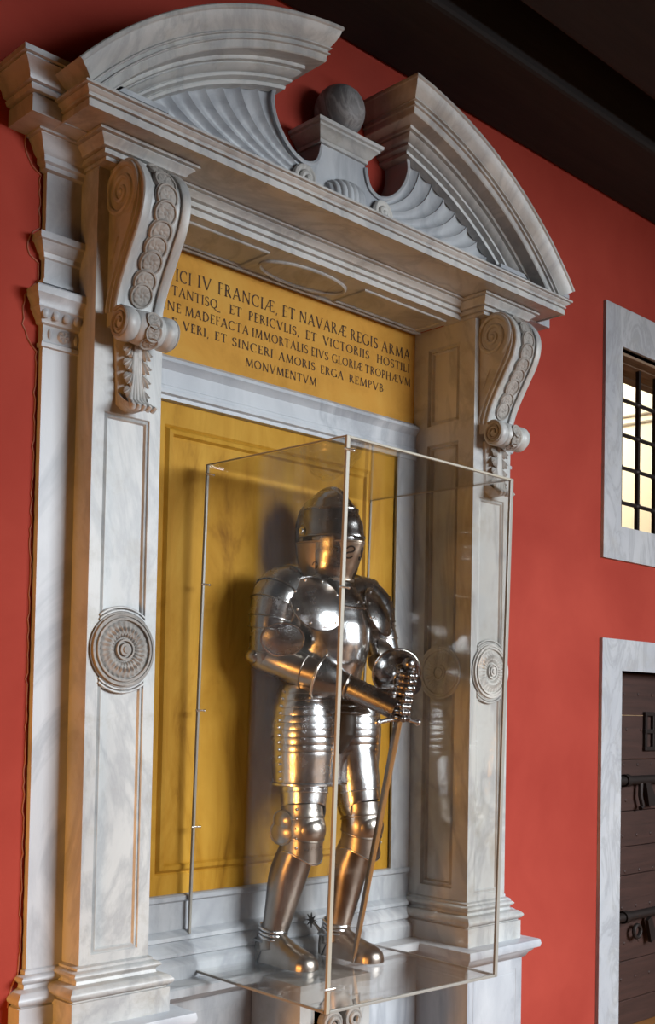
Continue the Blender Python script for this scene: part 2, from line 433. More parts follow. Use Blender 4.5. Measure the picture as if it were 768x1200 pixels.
SIDE = {-1: 'left', 1: 'right'}
for s in (-1, 1):
    # pier shaft with sunk panels on the front and on the niche side
    b = MB()
    z0, z1 = 0.735, 3.395
    b.box(PX0 + .03, PX1 - .001, PYF + .014, 0.24, z0, z1)
    i = .045
    b.rects([(PX0, PX1, z0, z1, PYF), (PX0 + i, PX1 - i, z0 + .045, 2.58, PYF),
             (PX0 + i + .004, PX1 - i - .004, z0 + .049, 2.576, PYF + .007), (PX0 + i + .014, PX1 - i - .014, z0 + .059, 2.566, PYF + .002),
             (PX0 + i + .019, PX1 - i - .019, z0 + .064, 2.561, PYF + .010)])
    # outer flank
    b.add([(PX1, PYF, z0), (PX1, .1, z0), (PX1, .1, z1), (PX1, PYF, z1)], [(0, 1, 2, 3)])
    # niche flank: two sunk panels
    def jrects(L):
        rings = [[(x, a, c), (x, bb, c), (x, bb, d), (x, a, d)] for a, bb, c, d, x in L]
        b.loft(rings, True, False, True)
    for (za, zb) in ((z0, 2.895), (2.895, z1)):
        pa, pb = (.80, 2.845) if za < 1 else (2.935, 3.30)
        jrects([(PYF, .24, za, zb, PX0), (-.04, .15, pa, pb, PX0), (-.034, .144, pa + .006, pb - .006, PX0 + .016), (-.028, .138, pa + .012, pb - .012, PX0 + .016), (-.020, .130, pa + .020, pb - .020, PX0 + .006), (-.014, .124, pa + .026, pb - .026, PX0 + .020)])
    sh = mir(s, b).build('pilaster', MARBLE, mon, smooth=30)
    # medallions
    b = MB().polar(((PX0 + PX1) / 2, PYF - .001, 1.788), (1, 0, 0), (0, 0, 1), (0, -1, 0), MR, 112, medallion_height)
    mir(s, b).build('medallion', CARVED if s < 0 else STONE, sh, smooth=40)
    for up in (-1, 1):
        b = MB()
        for R_ in (.132, .143):
            a0 = math.acos(min(1, .090 / R_)); pts = [((PX0 + PX1) / 2 + R_ * cos(t), PYF - .002, 1.788 + up * R_ * sin(t)) for t in [a0 + (PI - 2 * a0) * k / 20 for k in range(21)]]
            b.tube(pts, .0045, 6)
        mir(s, b).build('medallion_border', MARBLE, sh)
    b = MB().polar((PX0 + .002, .05, 1.78), (0, -1, 0), (0, 0, 1), (-1, 0, 0), [r for r in MR], 112, lambda r, a: medallion_height(r, a) * .5)
    mir(s, b).build('medallion', MARBLE, sh, smooth=40)
    # base: plinth, scotia, tori
    tor = lambda zc, h, o, e: [(o + e * sin(PI * k / 6), zc - h + 2 * h * k / 6) for k in range(7)]
    prof = [(.055, .562), (.055, .644), (.046, .646), (.046, .651)] + tor(.669, .018, .050, .016) + [(.045, .690), (.022, .694), (.018, .704), (.022, .710)] + tor(.722, .010, .024, .010) + [(.012, .736), (.012, .744), (0, .75)]
    mir(s, MB().block(PX0, PX1, PYF, .24, prof)).build('pilaster_base', MARBLE, mon, smooth=40)
    # ledge and dado pier below
    prof = [(.060, -.15), (.060, .475), (.072, .480), (.082, .498), (.098, .512), (.100, .520), (.120, .524), (.124, .540), (.120, .558), (.112, .562)]
    b = MB().block(PX0, PX1, PYF, .24, prof)
    b.rects([(PX0 - .02, PX1 + .015, .0, .430, PYF - .061), (PX0 - .014, PX1 + .009, .106, .424, PYF - .052), (PX0 - .002, PX1 - .003, .118, .412, PYF - .060), (PX0 + .004, PX1 - .009, .124, .406, PYF - .0605)])
    mir(s, b).build('dado_pier', MARBLE2, mon, smooth=40)

    # console bracket carrying the cornice
    HW, XC = .095, .99
    front = smooth_poly([(-.150, 3.392), (-.229, 3.390), (-.279, 3.358), (-.311, 3.311), (-.319, 3.26), (-.302, 3.193), (-.262, 3.122), (-.219, 3.05), (-.184, 2.98), (-.166, 2.918), (-.168, 2.862)], 5)
    b = MB().prism([(PYF + .004, 3.392)] + front + [(PYF + .004, 2.862)], 'x', XC - HW, XC + HW)
    def nrm(i):
        a, c = front[max(i - 1, 0)], front[min(i + 1, len(front) - 1)]
        t = Vector((c[0] - a[0], c[1] - a[1])).normalized(); return Vector((t.y, -t.x)), t
    for (xa, xb) in ((-HW, -HW + .034), (HW - .034, HW)):
        rings = []
        for i, p in enumerate(front):
            n, t = nrm(i); q0 = Vector(p)
            rings.append([(XC + xa, *(q0 - n * .002)), (XC + xa, *(q0 + n * .010)), (XC + xa + (.004 if xa < 0 else .006), *(q0 + n * .014)), (XC + xb - (.006 if xa < 0 else .004), *(q0 + n * .014)), (XC + xb, *(q0 + n * .010)), (XC + xb, *(q0 - n * .002))])
        b.loft(rings, True, True, True)
    con = mir(s, b).build('console', MARBLE, mon, smooth=40)
    # spiral volutes carved on both cheeks
    for e in (-1, 1):
        b = MB(); pts = []
        for k in range(70):
            t = k / 69; a = -2.2 - 5.0 * PI * t; r = .098 * (1 - t) ** 1.15 + .010
            pts.append((XC + e * HW, -.200 + r * cos(a) * .95, 3.298 + r * sin(a)))
        b.tube(pts, [.012 - .004 * k / 69 for k in range(70)], 8)
        b.ball((XC + e * HW, -.200, 3.298), .014, 10, 6)
        b.tube([(XC + e * HW, *(Vector(front[i]) - nrm(i)[0] * .032)) for i in range(16, len(front) - 4)], .009, 6)
        b.tube([(XC + e * HW, *(Vector(front[i]) - nrm(i)[0] * .012)) for i in range(6, len(front) - 4)], .006, 6)
        b.tube([(XC + e * HW, -.185, 3.15), (XC + e * HW, -.148, 3.07)], .006, 6)
        mir(s, b).build('volute', MARBLE, con)
    # chain of overlapping coins down the channel
    b = MB(); n_c = 9; seg = [0]
    for i in range(1, len(front)): seg.append(seg[-1] + (Vector(front[i]) - Vector(front[i - 1])).length)
    for k in range(n_c):
        d = .130 + k * .0545
        i = min(range(len(front)), key=lambda j: abs(seg[j] - d)); n, t = nrm(i)
        nn = Vector((0, n.x, n.y)); tt = Vector((0, t.x, t.y)); un = (nn + tt * .09).normalized(); uz = Vector((1, 0, 0)).cross(un)
        c = Vector((XC, *front[i])) + nn * .004
        def hh(r, a):
            if r < .007: return .012
            if r < .012: return .006
            if r < .030: return .007 + .004 * abs(cos(a * 4 + r * 120))
            if r < .033: return .004
            if r < .040: return .011
            return 0
        b.polar(c, (1, 0, 0), uz, un, [1.12 * q for q in (.003, .007, .0075, .012, .015, .019, .023, .027, .03, .0305, .033, .0335, .037, .04, .0415)], 32, lambda r, a: .75 * hh(r / 1.12, a))
    mir(s, b).build('guilloche', CARVED, con, smooth=50)
    # lower roll
    b = MB(); yc, zc = -.215, 2.858
    pr = [(-.102, .012), (-.102, .040), (-.100, .052), (-.094, .057), (-.066, .057), (-.060, .052), (-.052, .050), (-.046, .055), (0, .058), (.046, .055), (.052, .050), (.060, .052), (.066, .057), (.094, .057), (.100, .052), (.102, .040), (.102, .012)]
    b.loft([[(XC + x, yc + r * cos(2 * PI * k / 28), zc + r * sin(2 * PI * k / 28)) for k in range(28)] for x, r in pr], True, True, True)
    roll = mir(s, b).build('roll', MARBLE, con, smooth=40)
    for e in (-1, 1):
        b = MB(); b.tube([(XC + e * .103, yc + (.048 * (1 - t / 40) + .006) * cos(.9 * t * .45 + 1), zc + (.048 * (1 - t / 40) + .006) * sin(.9 * t * .45 + 1)) for t in range(38)], .006, 6)
        mir(s, b).build('roll_spiral', CARVED, roll, smooth=50)
    for a in (-2.7, -2.0, 2.9):
        b = MB(); un = Vector((0, cos(a), sin(a)))
        b.polar(Vector((XC, yc, zc)) + un * .054, (1, 0, 0), Vector((1, 0, 0)).cross(un), un, [.004, .008, .012, .016, .020, .024, .028, .031], 24, lambda r, q: .003 + .004 * abs(cos(q * 4)) * (r < .023) + (.004 if r > .024 else 0))
        mir(s, b).build('rosette', CARVED, roll, smooth=50)
    # acanthus leaf hanging below the roll
    NU, NV = 25, 30; grid = []
    for j in range(NV + 1):
        v = j / NV; wv = .066 - .014 * v; row = []
        for i in range(NU):
            u = -1 + 2 * i / (NU - 1)
            row.append((XC + u * wv, PYF - .014 - .020 * (1 - abs(u) ** 2.4) * (1 - .4 * v) - .052 * max(0, (v - .80) / .20) ** 1.7, 2.815 - .225 * v + .020 * u * u))
        grid.append(row)
    b = MB().loft(grid, closed=False)
    for e in (0, -1): b.loft([[r[e] for r in grid], [(r[e][0], PYF + .004, r[e][2]) for r in grid]], closed=False)
    b.loft([grid[-1], [(p[0], PYF + .004, p[2]) for p in grid[-1]]], closed=False)
    leaf_o = mir(s, b).build('acanthus_leaf', STONE, con, smooth=60)
    def blade(cx, cy, cz, ang, ln, wd, th):
        M_ = Matrix.Translation((cx, cy, cz)) @ Matrix.Rotation(ang, 4, 'Y')
        q = MB(); rg = []
        for j in range(9):
            t = j / 8; w_ = wd * sin(PI * min(1, t * .92 + .06)) ** .8
            rg.append([(w_ * uu, -th * (1 - uu * uu) * sin(PI * (t * .8 + .1)) - .010 * t * t - .5 * th * math.exp(-(uu / .25) ** 2), -ln * t) for uu in [-1 + k / 4 for k in range(9)]])
        q.loft(rg, closed=False); q.xform(M_); return q
    for e in (-1, 1):
        for k in range(4):
            q = MB(); zc = 2.812 - .047 * k; sp = .020 - .002 * k
            for da, ln in ((.95, .046), (.55, .052), (.18, .050)):
                r_ = blade(XC + e * sp, PYF - .030 - .004 * (2 - abs(da - .5) * 2), zc, -e * da, ln, .0125, .010); q.add(r_.v, r_.f)
            mir(s, q).build('leaf_lobe', STONE, leaf_o, smooth=60)
    q = MB()
    for u in (-.8, -.4, 0, .4, .8):
        q.tube([(XC + u * .012, PYF - .040, 2.815), (XC + u * .016, PYF - .042, 2.72), (XC + u * .034, PYF - .048, 2.625), (XC + u * .052, PYF - .086, 2.592), (XC + u * .056, PYF - .098, 2.600)], [.007, .007, .009, .012, .006], 8)
    mir(s, q).build('leaf_stem', STONE, leaf_o, smooth=60)

    # moulded block of the entablature above the console
    prof = [(0, 3.392), (0, 3.403), (-.004, 3.405), (-.004, 3.407), (.012, 3.409), (.012, 3.424), (.006, 3.426), (.006, 3.428), (.020, 3.431), (.026, 3.442), (.040, 3.452), (.044, 3.456), (.040, 3.458), (.040, 3.460), (.055, 3.462), (.055, 3.471)]
    mir(s, MB().block(.848, 1.138, -.185, .05, prof)).build('entablature_block', MARBLE, mon, smooth=30)

    # outer strip with its two small capitals and cornice
    SX0, SX1, SY = 1.115, 1.262, -.026
    b = MB().box(SX0, SX1, SY, .05, .70, 3.50)
    st = mir(s, b).build('side_strip', MARBLE2, mon, smooth=0)
    b = MB().block(SX0, SX1, SY, .05, [(0, 3.36), (.014, 3.365), (.014, 3.38), (.024, 3.386), (.024, 3.405), (.034, 3.415), (.05, 3.45), (.056, 3.456), (.056, 3.459), (.066, 3.461), (.066, 3.468), (.130, 3.470), (.130, 3.526), (.122, 3.529), (.122, 3.533), (.138, 3.536), (.144, 3.548), (.139, 3.551), (.139, 3.555), (.152, 3.558), (.156, 3.575), (.172, 3.596), (.188, 3.606), (.184, 3.609), (.184, 3.613), (.196, 3.615), (.196, 3.633), (.186, 3.636)])
    mir(s, b).build('strip_cornice', MARBLE2, st, smooth=30)
    b = MB().block(SX0, SX1, SY, .05, [(0, 3.07), (.006, 3.075), (.008, 3.09), (.014, 3.095), (.026, 3.122), (.034, 3.126), (.034, 3.148), (.030, 3.15), (0, 3.155)])
    b.block(SX0, SX1, SY, .05, [(0, 2.985), (.008, 2.988), (.008, 3.0), (0, 3.003)])
    mir(s, b).build('strip_moulding', MARBLE2, st, smooth=30)
    b = MB().block(SX0, SX1, SY, .05, [(0, 2.775), (.008, 2.778), (.008, 2.792), (.002, 2.796), (.002, 2.85), (.012, 2.855), (.014, 2.865), (.030, 2.895), (.034, 2.90), (.034, 2.915), (.044, 2.935), (.048, 2.94), (.048, 2.962), (.044, 2.968)])
    for k in range(5):
        b.ball((SX0 - .005 + .158 * k / 4, SY - .024, 2.882), .015, 10, 6, (1, .7, 1.2))
    b.polar(((SX0 + SX1) / 2, SY - .002, 2.823), (1, 0, 0), (0, 0, 1), (0, -1, 0), [.003, .008, .012, .017, .022], 24, lambda r, a: .010 if r < .005 else (.004 + .006 * abs(cos(a * 3)) if r < .02 else 0))
    for e in (-1, 1): b.ball(((SX0 + SX1) / 2 + e * .05, SY - .002, 2.823), .012, 8, 6, (.7, .6, 1.5))
    mir(s, b).build('strip_capital', MARBLE2, st, smooth=30)
    prof = [(.045, -.15), (.045, .625)] + tor(.648, .020, .036, .016) + [(.03, .672), (.014, .680), (.012, .692)] + tor(.708, .012, .016, .010) + [(.006, .724), (.006, .735), (0, .74)]
    mir(s, MB().block(SX0, SX1, SY, .05, prof)).build('strip_base', MARBLE2, st, smooth=40)

# middle entablature, soffit, corona
b = MB().strip([(.24, 3.393), (-.055, 3.393), (-.055, 3.414), (-.050, 3.416), (-.050, 3.418), (-.066, 3.420), (-.066, 3.436), (-.060, 3.438), (-.060, 3.440), (-.076, 3.443), (-.082, 3.450), (-.094, 3.456), (-.098, 3.459), (-.093, 3.461), (-.093, 3.463), (-.110, 3.465), (-.110, 3.472), (.0, 3.473)], -.845, .845)
ent = b.build('entablature', MARBLE, mon, smooth=30)
b = MB()
def frame_y(x0, x1, y0, y1, z, r): b.tube([(x0, y0, z), (x1, y0, z), (x1, y1, z), (x0, y1, z)], r, 6, closed=True)
for x0, x1 in ((-.80, -.27), (.27, .80)): frame_y(x0, x1, 0.0, .185, 3.392, .006)
b.tube([(.225 * cos(t), .092 + .092 * sin(t), 3.392) for t in [2 * PI * k / 48 for k in range(48)]], .008, 6, closed=True)
b.tube([(-.858, .205, 3.390), (.858, .205, 3.390)], .008, 6)
b.build('soffit_panel', MARBLE, ent)
b = MB().block(-1.26, 1.26, -.29, .05, [(.010, 3.474), (.020, 3.474), (.021, 3.468), (.026, 3.468), (.026, 3.491), (.020, 3.493), (.020, 3.496), (.031, 3.498), (.031, 3.503), (.027, 3.505), (.030, 3.510), (.038, 3.514), (.044, 3.520), (.041, 3.522), (.041, 3.5245), (.053, 3.526), (.053, 3.534), (.046, 3.536)])
b.build('cornice', MARBLE, mon, smooth=30)

# broken segmental pediment
CZ = 2.40
pp = [(1.790, 0.0), (1.790, -.336), (1.786, -.340), (1.776, -.340), (1.772, -.334), (1.756, -.328), (1.738, -.316), (1.722, -.302), (1.718, -.298), (1.714, -.304), (1.710, -.304), (1.709, -.292), (1.698, -.292), (1.695, -.299), (1.691, -.299), (1.690, -.288), (1.668, -.287), (1.664, -.283), (1.664, -.224), (1.660, -.222), (1.652, -.222), (1.650, -.206), (1.645, -.206), (1.643, -.212), (1.637, -.206), (1.628, -.190), (1.625, -.178), (1.622, -.178), (1.620, -.184), (1.612, -.182), (1.608, -.166), (1.605, -.158), (1.602, -.158), (1.600, -.164), (1.590, -.160), (1.588, -.120)]
for s in (-1, 1):
    rings = []; N = 56
    ends = []
    for r, y in pp:
        xe = .21 + (.34 + (y if y < -.1 else -.34)) * .75
        a1 = math.acos(xe / r); ze = CZ + max(1.128, 1.13 + (r - 1.665) * .48)
        a0 = math.asin((ze - CZ) / r); ends.append((a0, a1))
    for k in range(N + 1):
        rings.append([(r * cos(a0 + (a1 - a0) * k / N), y, CZ + r * sin(a0 + (a1 - a0) * k / N)) for (r, y), (a0, a1) in zip(pp, ends)])
    rings.append([(p[0], .02, p[2]) for p in rings[-1]])
    rings.insert(0, [(p[0], .02, p[2]) for p in rings[0]])
    b = MB().loft(rings, closed=False)
    mir(s, b).build('pediment', MARBLE, mon, smooth=28)

# fluted tympanum with its two U-shaped openings and the pedestal between them
YT = -.13
ucurve = smooth_poly([(.126, 3.845), (.128, 3.80), (.148, 3.752), (.185, 3.729), (.225, 3.727), (.275, 3.745), (.325, 3.785), (.365, 3.84), (.383, 3.895), (.380, 3.94), (.366, 3.975)], 5)
for s in (-1, 1):
    b = MB(); curves = []
    uu = [p for p in ucurve if p[0] > .2]
    curves.append([uu[int(round((len(uu) - 1) * (1 - t / 16)))] for t in range(17)])
    for k in range(1, 11):
        a = math.acos(.372 / 1.60) - k * (math.acos(.372 / 1.60) - math.asin(1.09 / 1.60)) / 10.5
        p0 = (1.60 * cos(a), CZ + 1.60 * sin(a))
        tx = .205 + .012 * k; tz = 3.718 - .022 * k
        p1 = (p0[0] - .02 - .012 * k, tz + .015 + (p0[1] - tz) * .22)
        curves.append([bez(p0, p1, (tx, tz), t / 16) for t in range(17)])
    for c0, c1 in zip(curves, curves[1:]):
        grid = []
        for q in range(9):
            v = q / 8
            grid.append([(p0[0] + (p1[0] - p0[0]) * v, YT + .020 * (1 - (2 * v - 1) ** 2) * min(1, 1.35 - t / 16) - .004 * (1 - v), p0[1] + (p1[1] - p0[1]) * v) for t, (p0, p1) in enumerate(zip(c0, c1))])
        b.loft(grid, closed=False)
    b.loft([[(x, YT - .004, z) for x, z in ucurve], [(x, .02, z) for x, z in ucurve]], closed=False)
    # rim band beside the opening
    rim = []
    for i, p in enumerate(ucurve):
        rim.append((p[0], YT - .004, p[1]))
    b.tube(rim[3:], .010, 6)
    mir(s, b).build('tympanum', MARBLE2, mon, smooth=28)
neck = [p for p in ucurve if p[0] <= .23]
poly = [(-x, z) for x, z in reversed(neck)]
b = MB().prism([(x, z) for x, z in neck] + [(.23, 3.53), (-.23, 3.53)] + [(-x, z) for x, z in reversed(neck)], 'y', YT, .02)
ped = b.build('finial_pedestal', MARBLE2, mon, smooth=30)
b = MB().block(-.126, .126, -.130, .02, [(0, 3.835), (.008, 3.838), (.008, 3.852), (.016, 3.856), (.026, 3.870), (.040, 3.882), (.044, 3.884), (.044, 3.893), (.054, 3.897), (.056, 3.910), (.050, 3.913)])
b.build('pedestal_cap', MARBLE, ped, smooth=30)
b = MB(); NR = 11; rings = []
for i in range(45):
    a = -PI / 2 + PI * i / 44; 
    rr = 1 + .07 * abs(sin(NR * (a + PI / 2) * .5 * 2))
    rings.append([(.004 + .100 * sin(a) * rr, -.125 - .085 * cos(a) * sin(PI * j / 12) ** .8 * rr, 3.630 + .085 * cos(PI * j / 12) * (.45 + .55 * cos(a)) * rr) for j in range(13)])
b.loft(rings, closed=False)
b.build('shell', MARBLE2, ped, smooth=40)
for s in (-1, 1):
    b = MB(); pts = []
    for k in range(44):
        t = k / 43; r = .048 * (1 - t) + .006
        pts.append((.215 + r * cos(-.3 + 3.6 * PI * t), -.142 - .014 * t, 3.655 + r * sin(-.3 + 3.6 * PI * t)))
    b.tube([(.14, -.138, 3.57)] + pts, .013, 8)
    b.ball((.215, -.158, 3.655), .015, 8, 6)
    mir(s, b).build('scroll', STONE, ped)

# niche: ochre panel, its frame, lintel and inscription
b = MB()
G0 = (-.735, .735, .872, 2.785)
b.rects([(*G0, .243), (-.575, .575, .948, 2.698, .243), (-.568, .568, .955, 2.691, .250), (-.556, .556, .967, 2.679, .236), (-.540, .540, .983, 2.663, .233), (-.532, .532, .991, 2.655, .247), (-.522, .522, 1.001, 2.645, .246)])
b.build('ochre_panel', OCHRE, mon, smooth=0)
for s in (-1, 1):
    b = MB().box(.735, .858, .222, .30, .86, 2.79)
    b.box(.735, .748, .232, .25, .872, 2.785)
    mir(s, b).build('panel_frame', MARBLE2, mon, smooth=0, bevel=.003)
b = MB().strip([(.30, .872), (.222, .872), (.212, .866), (.212, .850), (.222, .842), (.222, .736), (.206, .728), (.190, .716), (.188, .702), (.198, .696), (.172, .676), (.160, .660), (.160, .648), (.172, .642), (.150, .628), (.142, .616), (.142, .564), (.05, .562), (.042, .556), (.042, .528), (.06, .516), (.09, .50), (.11, .49), (.11, -.15)], -.858, .858)
for x0, x1 in ((-.75, -.27), (.27, .75)):
    b.rects([(x0, x1, .1, .44, .109), (x0 + .006, x1 - .006, .106, .434, .120), (x0 + .018, x1 - .018, .118, .422, .112), (x0 + .024, x1 - .024, .124, .416, .111)])
b.build('niche_base', MARBLE2, mon, smooth=30)
b = MB().strip([(.30, 2.962), (.226, 2.962), (.214, 2.952), (.198, 2.944), (.196, 2.930), (.206, 2.922), (.218, 2.902), (.218, 2.842), (.210, 2.838), (.210, 2.826), (.200, 2.822), (.200, 2.806), (.212, 2.800), (.214, 2.786), (.30, 2.785)], -.858, .858)
b.build('lintel', MARBLE2, mon, smooth=30)
ins = MB().box(-.858, .858, .236, .30, 2.962, 3.392).build('inscription_panel', INSCR, mon, smooth=0)

# lettering: Roman capitals drawn as thick and thin strokes with serifs
TK, TH = .135, .065
def arc(cx, cz, rx, rz, a0, a1, n=14): return [(cx + rx * cos(math.radians(a0 + (a1 - a0) * k / n)), cz + rz * sin(math.radians(a0 + (a1 - a0) * k / n))) for k in range(n + 1)]
def ser(x, z, w=.13): return ([(x - w, z), (x + w, z)], .045)
def stem(x): return [([(x, 0), (x, 1)], TK), ser(x, .02), ser(x, .98)]
FONT = {
 'I': (.28, stem(.14)),
 'A': (.80, [([(.06, 0), (.40, 1)], TH), ([(.40, 1), (.72, 0)], TK), ([(.18, .36), (.60, .36)], TH), ser(.06, .02, .09), ser(.72, .02, .1)]),
 'B': (.58, stem(.14) + [(arc(.16, .75, .28, .24, 90, -90), .10), (arc(.16, .27, .36, .26, 90, -90), .11)]),
 'C': (.80, [(arc(.46, .5, .40, .49, 48, 312), .11), ([(.72, .95), (.72, .74)], .045)]),
 'D': (.80, stem(.14) + [(arc(.16, .5, .56, .48, 90, -90, 18), .11)]),
 'E': (.54, stem(.14) + [([(.14, .97), (.48, .97)], TH), ([(.14, .53), (.42, .53)], TH), ([(.14, .03), (.50, .03)], TH), ([(.48, .99), (.48, .82)], .045), ([(.50, .01), (.50, .2)], .045)]),
 'F': (.52, stem(.14) + [([(.14, .97), (.48, .97)], TH), ([(.14, .53), (.40, .53)], TH), ([(.48, .99), (.48, .82)], .045)]),
 'G': (.84, [(arc(.46, .5, .40, .49, 48, 330), .11), ([(.76, .40), (.76, .08)], TK), ser(.74, .42, .11)]),
 'H': (.84, stem(.14) + [(p, w) for p, w in [([(.70, 0), (.70, 1)], TK), ser(.70, .02), ser(.70, .98), ([(.14, .52), (.70, .52)], TH)]]),
 'L': (.54, stem(.14) + [([(.14, .03), (.50, .03)], TH), ([(.50, .01), (.50, .22)], .045)]),
 'M': (1.0, [([(.10, 0), (.18, 1)], TH), ([(.18, 1), (.50, .05)], TK), ([(.50, .05), (.82, 1)], TH), ([(.82, 1), (.90, 0)], TK), ser(.10, .02, .09), ser(.90, .02, .1)]),
 'N': (.86, [([(.12, 0), (.12, 1)], TH), ([(.12, 1), (.74, 0)], TK), ([(.74, 0), (.74, 1)], TH), ser(.12, .02, .1), ser(.74, .98, .1)]),
 'O': (.90, [(arc(.45, .5, .39, .47, 0, 360, 28), .11)]),
 'P': (.56, stem(.14) + [(arc(.16, .73, .32, .25, 90, -90), .10)]),
 'Q': (.95, [(arc(.45, .5, .39, .47, 0, 360, 28), .11), ([(.45, .06), (.7, -.16), (1.0, -.26), (1.3, -.22)], .09)]),
 'R': (.68, stem(.14) + [(arc(.16, .75, .30, .23, 90, -90), .10), ([(.30, .52), (.64, .02)], TK)]),
 'S': (.54, [(arc(.27, .74, .19, .23, 30, 250, 14) + arc(.27, .26, .21, .24, 70, -150, 14), .11), ([(.44, .95), (.44, .78)], .045), ([(.07, .05), (.07, .24)], .045)]),
 'T': (.70, [([(.35, 0), (.35, 1)], TK), ser(.35, .02), ([(.03, .97), (.67, .97)], TH), ([(.04, .99), (.04, .82)], .045), ([(.66, .99), (.66, .82)], .045)]),
 'V': (.78, [([(.06, 1), (.40, 0)], TK), ([(.40, 0), (.72, 1)], TH), ser(.06, .98, .1), ser(.72, .98, .09)]),
 'Æ': (1.05, [([(.04, 0), (.52, 1)], TH), ([(.60, 0), (.60, 1)], TK), ([(.22, .36), (.60, .36)], TH), ([(.50, .97), (.98, .97)], TH), ([(.60, .53), (.90, .53)], TH), ([(.60, .03), (1.0, .03)], TH), ser(.05, .02, .08), ([(1.0, 0), (1.0, .2)], .045), ([(.98, 1), (.98, .82)], .045)]),
 ',': (.22, [([(.12, .06), (.06, -.16)], .09)]),
 '.': (.26, [([(.10, .30), (.16, .36)], .12)]),
}
def ribbon(b, pts, w, f):
    n = len(pts); L = []; R = []
    closed = n > 8 and abs(pts[0][0] - pts[-1][0]) < 1e-6 and abs(pts[0][1] - pts[-1][1]) < 1e-6
    for i in range(n):
        a = pts[i - 1] if i > 0 else (pts[-2] if closed else pts[i]); c = pts[i + 1] if i < n - 1 else (pts[1] if closed else pts[i])
        t = Vector((c[0] - a[0], c[1] - a[1])).normalized(); m = Vector((-t.y, t.x)) * w / 2
        # broad-pen feeling: thinner where the curve runs flat
        if n > 8: m *= .55 + .65 * abs(t.y)
        L.append((pts[i][0] + m.x, pts[i][1] + m.y)); R.append((pts[i][0] - m.x, pts[i][1] - m.y))
    b.loft([[f(p) for p in L], [f(p) for p in R]], closed=False)
LINES = [
 (.0485, [('ICI', -.545, -.470, 3.265), ('IV', -.438, -.370, 3.270), ('FRANCIÆ,', -.336, -.014, 3.270), ('ET', .012, .085, 3.268), ('NAVARÆ', .110, .397, 3.270), ('REGIS', .421, .600, 3.266), ('ARMA', .626, .821, 3.263)]),
 (.0375, [('TANTISQ', -.562, -.335, 3.206), ('ET', -.274, -.211, 3.206), ('PERICVLIS,', -.173, .110, 3.205), ('ET', .149, .213, 3.205), ('VICTORIIS', .253, .545, 3.205), ('HOSTILI', .595, .820, 3.203)]),
 (.0365, [('INE', -.601, -.516, 3.142), ('MADEFACTA', -.496, -.171, 3.141), ('IMMORTALIS', -.152, .164, 3.141), ('EIVS', .184, .287, 3.140), ('GLORIÆ', .310, .504, 3.140), ('TROPHÆVM', .519, .827, 3.139)]),
 (.035, [('F', -.560, -.536, 3.082), ('VERI,', -.505, -.376, 3.080), ('ET', -.346, -.285, 3.080), ('SINCERI', -.257, -.036, 3.078), ('AMORIS', -.003, .208, 3.077), ('ERGA', .241, .382, 3.075), ('REMPVB.', .418, .660, 3.074)]),
 (.035, [('MONVMENTVM', -.184, .218, 3.011)]),
]
for cap, words in LINES:
    for txt, x0, x1, zb in words:
        b = MB(); gap = .14; tot = sum(FONT[c][0] for c in txt) + gap * (len(txt) - 1)
        k = (x1 - x0) / tot; x = x0
        for c in txt:
            wd, strokes = FONT[c]
            for pts, w in strokes:
                ribbon(b, pts, w, lambda p, x=x: (x + p[0] * k, .2345, zb + p[1] * cap))
            x += (wd + gap) * k
        b.build('lettering', INK, ins, smooth=0)

# ------------------------------------------------------------------ stone ball on the pedestal
b = MB().ball((0, -.105, 4.016), .104, 40, 24)
ballo = b.build('stone_ball', BALLM, smooth=60)
tag(ballo, 'dark grey weathered stone ball on the small pedestal in the broken pediment', 'ball')

# ------------------------------------------------------------------ pedestal under the display case
pd = thing('pedestal', 'white marble pedestal with golden side and carved scrolls under the display case', 'pedestal', (0, 0, 0))
b = MB().box(-.19, .19, -.172, .106, -.15, .548)
b.rects([(-.19, .19, -.15, .548, -.172), (-.19, .19, -.15, .548, -.18), (-.135, .135, .05, .475, -.18), (-.129, .129, .056, .469, -.170), (-.115, .115, .07, .455, -.178), (-.108, .108, .077, .448, -.172)])
b.build('body', MARBLE, pd, smooth=0)
b = MB()
b.loft([[(-.005 + r * cos(a) * 1.0, -.185 - .03 * sin(PI * k / 6) , .435 + r * sin(a) * .8) for a in [PI * j / 16 for j in range(17)]] for k, r in enumerate((.085, .08, .07, .055, .04, .02, .004))], closed=False)
b.prism([(-.08, .40), (.08, .40), (.06, .05), (-.06, .05)], 'y', -.215, -.18)
br = b.build('bracket', STONE, pd, smooth=40)
for e in (-1, 1):
    q = MB(); xx = e * .052 - .005
    q.tube([(xx + (.038 * (1 - t / 34) + .006) * cos(.42 * t) * e, -.222 - .0006 * t, .395 + (.038 * (1 - t / 34) + .006) * sin(.42 * t)) for t in range(33)], .010, 7)
    q.loft([[(xx + .042 * cos(2 * PI * k / 24), y, .395 + .042 * sin(2 * PI * k / 24)) for k in range(24)] for y in (-.18, -.222)], True, True, True)
    q.build('scroll', CARVED, br)

